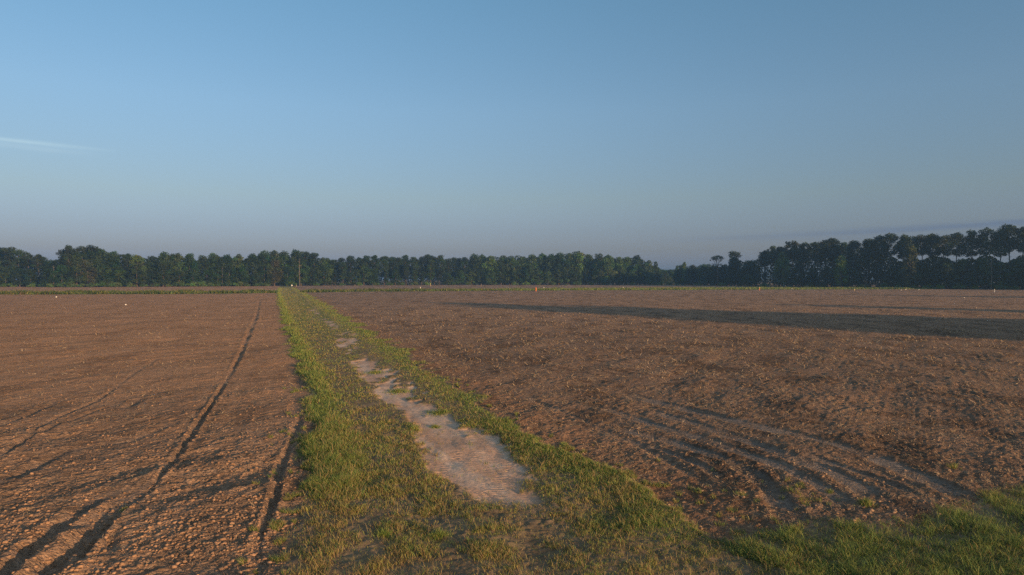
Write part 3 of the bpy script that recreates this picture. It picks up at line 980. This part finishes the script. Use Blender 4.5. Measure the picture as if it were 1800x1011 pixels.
def base_y(px):   # distance of the wood's edge along each column
    return np.interp(px, [-500, 0, 100, 450, 600, 800, 1160, 1250, 1350, 1500, 1650, 1800, 2300],
                     [420, 428, 400, 455, 500, 545, 545, 490, 430, 375, 333, 315, 262])


def place(px, Y, frac=1.0, dy=0.0):
    top = np.interp(px, PX, PY) + dy
    H = CAM_H + (490 - top) / 1200 * Y
    return (px - 900) / 1200 * Y, Y, H * frac


SECT = [  # px from, px to, back row kinds, front row kinds, wording
    (-400, 82, ['pine'], ['pine', 'oak'], 'at the far left end of the woods'),
    (82, 235, ['pine', 'oak', 'oak'], ['oak', 'oak', 'tan'], 'in the tall rounded stand near the left end'),
    (235, 455, ['oak', 'light', 'oak'], ['oak', 'oak', 'light'], 'in the mixed woods left of the track end'),
    (455, 580, ['oak', 'oak', 'pine'], ['oak', 'tan', 'oak'], 'in the raised woods where the track ends'),
    (580, 825, ['pine'], ['pine', 'oak'], 'in the even pines right of the track end'),
    (825, 1160, ['light', 'oak', 'light'], ['oak', 'oak', 'light'], 'in the pale green woods left of the gap'),
    (1190, 1335, ['oak'], ['oak', 'oak'], 'in the dark low woods right of the gap'),
    (1335, 1560, ['pine'], ['oak', 'oak', 'pine'], 'in the dark rising woods on the right'),
    (1560, 2250, ['pine'], ['oak'], 'in the tall open topped pines at the right edge'),
]
WORD = {'pine': 'dark green pine', 'oak': 'dark green rounded tree', 'light': 'pale green leafy tree',
        'tan': 'brownish olive tree'}
for (p0, p1, back, front, where) in SECT:
    for row in range(2 if p0 == 1560 else 3):
        px = max(p0, -140) + 4 + random.random() * 6
        while px < min(p1 - 3, 1960):
            Yb = float(base_y(px))
            if row == 0:      # front edge trees, lower
                k = random.choice(front); fr = random.uniform(0.36, 0.78); Y = Yb + random.uniform(0, 5)
                if p0 >= 1335 and k == 'oak': fr = random.uniform(0.42, 0.64 if p0 == 1335 else 0.56)
            elif row == 1:    # the trees that make the skyline
                k = random.choice(back); fr = random.uniform(0.93, 1.03); Y = Yb + random.uniform(6, 14)
            else:
                k = random.choice(back); fr = random.uniform(0.80, 0.99); Y = Yb + random.uniform(16, 28)
            if not (1160 <= px <= 1190):
                x_, y_, H_ = place(px, Y, fr)
                if k == 'pine' and row == 0 and p0 < 1335: H_ *= 1.15
                rowname = ('in front', 'on the skyline', 'set back')[row]
                tree(k, x_, y_, H_, f'{WORD[k]} {rowname} {where}', f'{k} trees {where}, row {rowname}',
                     wide=((1.0 if p0 >= 1335 else 1.1) if k == 'pine' else float(np.interp(H_, [8, 12, 16, 26], [1.8, 1.5, 1.2, 0.95]))),
                     full=(p0 < 1335 and not p0 == -400) or (p0 < 1560 and random.random() < 0.25))
            step = {'pine': 6.2, 'oak': 8.2, 'light': 8.0, 'tan': 8.0}[k] * (1.0, 0.95, 1.6)[row]
            px += step * random.uniform(0.8, 1.25) / Yb * 1200

# trees one can tell apart
def special(kind, px, top, Y, label, wide=1.0, var=0):
    H = CAM_H + (490 - top) / 1200 * Y
    return tree(kind, (px - 900) / 1200 * Y, Y, H, label, None, wide, var)


special('dome', 1262, 447, 478, 'umbrella shaped pine with sky showing under its domed crown, right of the gap', 1.05)
special('pine', 1290, 441, 470, 'pine with a broad rounded head beside the umbrella shaped pine', 1.25, 2)
special('light', 1203, 458, 520, 'yellow green narrow topped tree at the right side of the gap', 0.62, 1)
special('oak', 1190, 466, 540, 'thin topped tree leaning out over the gap on its right side', 0.6, 1)
special('oak', 1144, 480, 520, 'low dark round tree at the left foot of the gap', 1.5, 2)
special('pine', 1152, 460, 535, 'slim tree ending the pale woods at the left side of the gap', 0.6, 3)
special('pine', 120, 430, 408, 'tall narrow headed pine standing out above the left woods', 0.75, 2)
special('snag', 94, 466, 402, 'bare pale forked dead tree at the edge of the left woods', 1.0, 0)
special('snag', 527, 453, 466, 'tall bare dead pine with short branches above the end of the track', 0.9, 1)
special('snag', 391, 468, 446, 'pale dead trunk in the mixed woods left of the track end', 0.6, 0)
special('snag', 1742, 452, 320, 'pale bare branching tree low in the woods at the right edge', 1.1, 1)
special('snag', 1673, 462, 330, 'thin bare trunk low in the dark woods on the right', 0.5, 0)
special('light', 1478, 446, 372, 'yellowish leafy tree in front of the dark rising woods', 0.7, 2)
special('light', 1375, 441, 410, 'olive green round tree in front of the dark woods', 0.8, 0)
special('tan', 1600, 428, 342, 'brown tinged tree rising to the skyline in the right woods', 0.7, 0)
special('light', 1068, 446, 540, 'brightest pale green tree in the woods left of the gap', 0.9, 3)
# the far wood seen through the gap
for i, (px, top, Y) in enumerate(((1158, 472, 640), (1163, 474, 660), (1168, 474, 625), (1174, 475, 650), (1180, 474, 630), (1186, 473, 645), (1161, 478, 600), (1171, 479, 590), (1182, 479, 600), (1164, 473, 800), (1172, 474, 860), (1180, 473, 760), (1188, 474, 900), (1236, 464, 780), (1244, 463, 800),
                                  (1228, 467, 820), (1252, 466, 860))):
    H = CAM_H + (490 - top) / 1200 * Y
    tree('oak', (px - 900) / 1200 * Y, Y, H, 'hazy blue grey tree far behind the gap in the woods', 'far trees through the gap', 1.3)
# brush along the foot of the woods
for (p0, p1, step, where) in ((-150, 90, 26, 'along the foot of the left pines'), (1156, 1192, 9, 'in the gap of the woods'), (90, 470, 17, 'bright against the foot of the left woods'),
                              (470, 1150, 34, 'along the foot of the middle woods'), (1190, 1800, 34, 'along the foot of the right woods')):
    px = p0
    while px < p1:
        Y = float(base_y(px)) - random.uniform(1, 6)
        H = random.uniform(2.6, 4.6) if p0 in (90, 470) else random.uniform(2.0, 3.6)
        tree('shrub', (px - 900) / 1200 * Y, Y, H, f'low leafy shrub {where}', f'shrubs {where}', 1.5)
        px += step * random.uniform(0.6, 1.4)
o_ = tree('shrub', (995 - 900) / 1200 * 500, 500, 1.9, 'small lone bush on the far field before the pale woods', None, 0.9)

# woods behind the first rows: one mass nobody could count
rng = np.random.default_rng(55)
n = 170000
px = rng.uniform(-420, 2280, n)
px = px[(px < 1158) | (px > 1196)]
n = len(px)
Yb = base_y(px) + 5 + rng.random(n) * 36
top = np.interp(px, PX, PY)
open_ = np.interp(px, [1400, 1500, 1800], [0.20, 0.42, 0.54])
Hm = (CAM_H + (490 - top) / 1200 * Yb) * np.where(px < 1335, 0.86, 1 - open_) * (1 + 0.16 * pn(px / 22.0, Yb * 0 + 3.5, 97))
z = Hm * rng.random(n) ** 0.9
C_ = np.stack([(px - 900) / 1200 * Yb, Yb, z], 1)
a = rng.normal(size=(n, 3)); a /= np.linalg.norm(a, axis=1)[:, None]
b = np.cross(a, rng.normal(size=(n, 3))); b /= np.linalg.norm(b, axis=1)[:, None]
sz = rng.uniform(0.3, 0.8, n)[:, None]
co = np.stack([C_ - a * sz, C_ - b * sz * .7, C_ + a * sz, C_ + b * sz * .7], 1).reshape(-1, 3)
cc = np.repeat(OAK * 0.8 * rng.uniform(0.6, 1.2, n)[:, None], 4, 0)
o = new_mesh('distant_woods', co, np.arange(len(co)), 4, M_LEAF, cols=cc)
tag(o, 'deep undivided foliage of the woods behind the front trees', 'woods', kind='stuff')

# the woods go on out of the picture on the right and behind the camera, where they throw the long shadows over the field
ux, uy = math.sin(SUN_AZ), math.cos(SUN_AZ)


def caster(tipx, tipy, H, n_w, width, seed, taper=0.5):
    """a clump of trees whose shadow ends at the tip"""
    d = H / math.tan(SUN_EL)
    cx, cy = tipx + ux * d, tipy + uy * d
    r_ = random.Random(seed)
    for i in range(n_w):
        t = (i + 0.5) / n_w * 2 - 1
        hh = H * (1 - taper * abs(t) ** 1.1) * r_.uniform(0.84, 1.0)
        off = t * width / 2
        tree('oak', cx - uy * off + r_.uniform(-3, 3), cy + ux * off + r_.uniform(-3, 3), hh,
             'tall tree outside the picture on the right', 'trees outside the picture', 1.1)


caster(-24, 155, 27, 12, 44, 1, 0.6)
caster(45, 142, 25, 5, 16, 2, 0.4)
caster(98, 224, 27, 9, 44, 3, 0.5)
for i in range(46):
    t = i / 45
    tree(random.choice(['oak', 'pine', 'pine']), 262 + 95 * t + random.uniform(-9, 9), 292 - 120 * t + random.uniform(-9, 9), random.uniform(27, 33),
         'tall tree outside the picture on the right', 'trees outside the picture', 1.15)


# ------------------------------------------------------------------ markers and small things in the fields
def box(cx, cy, cz, sx, sy, sz_):
    v = np.array([(i, j, k) for i in (-.5, .5) for j in (-.5, .5) for k in (-.5, .5)]) * [sx, sy, sz_] + [cx, cy, cz]
    f = np.array([(0, 1, 3, 2), (4, 6, 7, 5), (0, 4, 5, 1), (2, 3, 7, 6), (0, 2, 6, 4), (1, 5, 7, 3)])
    return v, f


def post(px, py, H, w, mat, label, head=None, headmat=None, name='marker_post'):
    x, y = g(px, py)
    r = empty(name, (x, y, 0))
    tag(r, label, 'marker post', 'marker posts in the fields')
    co, f = tube((0, 0, -0.1), (0.02, 0, H), w / 2, w / 2 * 0.9, 8)
    co2, f2 = box(0.02, 0, H + w * 0.1, w * 0.95, w * 0.95, w * 0.25)
    co, f = join([(co, f), (co2, f2)])
    new_mesh('post', co, f, 4, mat, r)
    if head:
        hw, hh = head
        rings = [tube((0, 0, H + hh * a0_), (0, 0, H + hh * a1_), hw / 2 * r0_, hw / 2 * r1_, 10) for a0_, a1_, r0_, r1_ in
                 ((-.5, -.35, .45, .85), (-.35, 0, .85, 1), (0, .35, 1, .85), (.35, .5, .85, .4), (.5, .52, .4, .02))]
        co, f = join(rings)
        new_mesh('cap', co, f, 4, headmat or mat, r, smooth=True)
    return r


post(513, 504.0, 0.75, 0.10, M_WHITE, 'white round headed marker where the track meets the woods', (0.95, 0.85))
post(521, 504.0, 1.1, 0.28, M_PALEWOOD, 'pale thin post just right of the round white marker')
post(624, 503.0, 1.1, 0.22, M_PALEWOOD, 'pale thin post at the foot of the even pine stand')
post(739, 508.6, 1.0, 0.35, M_WHITE, 'white post in the far field left of the taller pale stake')
post(757, 503.0, 2.0, 0.22, M_YELLOW, 'tall pale yellow stake at the foot of the pines')
post(846, 502.6, 1.5, 0.20, M_PALEWOOD, 'thin grey stake at the foot of the pale green woods')
post(942, 512.0, 1.3, 0.50, M_ORANGE, 'orange marker with a pale foot standing in the ditch weeds', (0.42, 0.5))
post(1335, 510.6, 1.1, 0.30, M_ORANGE, 'small orange stake at the right end of the ditch weeds', (0.34, 0.4), M_YELLOW)
post(1502, 510.6, 0.5, 0.30, M_YELLOW, 'short yellowish stub on the grass edge before the right woods')
post(1748, 514.0, 1.2, 0.16, M_WHITE, 'slim white stake in the shaded right field')
post(1392, 509.0, 0.7, 0.22, M_WHITE, 'short white stake in the grass before the dark right woods')


def lump(px, py, s_, label):
    x, y = g(px, py)
    rg = np.random.default_rng(int(px))
    s_ *= 0.75
    v = icov * (1 + 0.3 * (rg.random(12) - 0.5))[:, None] * [s_ * 0.6, s_ * 0.4, s_ * 0.45] + [0, 0, s_ * 0.3]
    o_ = new_mesh('white_stone', v, icof.ravel(), 3, M_WHITE)
    o_.location = (x, y, 0)
    tag(o_, label, 'stone', 'pale stones on the fields')


lump(99, 523, 0.55, 'white stone near the far edge of the left field')
lump(221, 536.5, 0.40, 'small white stone in the middle of the left field')
lump(956, 506.5, 0.75, 'white stone on the far field right of the orange marker')
lump(1095, 506.0, 0.8, 'white stone on the far field below the pale woods')
lump(1584, 510.5, 0.55, 'white stone, first of three along the right grass edge')
lump(1592, 509.5, 0.6, 'white stone, middle of three along the right grass edge')
lump(1615, 510.0, 0.55, 'white stone, last of three along the right grass edge')
lump(1695, 524.0, 0.35, 'tiny pale stone in the shaded band of the right field')
lump(1000, 501.0, 0.9, 'white stone beside the small lone bush on the far field')

# ------------------------------------------------------------------ haze
hv, hf = box(0, 0, 0, 1, 1, 1)
M_HAZE = bpy.data.materials.new('morning_haze')
M_HAZE.use_nodes = True
hn = M_HAZE.node_tree
for q in list(hn.nodes):
    if q.type != 'OUTPUT_MATERIAL': hn.nodes.remove(q)
pv = hn.nodes.new('ShaderNodeVolumePrincipled')
pv.inputs['Color'].default_value = (0.36, 0.66, 1.0, 1)
pv.inputs['Density'].default_value = 0.00036
pv.inputs['Anisotropy'].default_value = 0.4
hn.links.new(pv.outputs[0], [q for q in hn.nodes if q.type == 'OUTPUT_MATERIAL'][0].inputs['Volume'])
hz = new_mesh('haze', hv * [5400, 5400, 46] + [0, 0, 21.5], hf, 4, M_HAZE)
tag(hz, 'thin blue morning haze over the fields', 'haze', kind='stuff')
print('objects', len(bpy.data.objects))
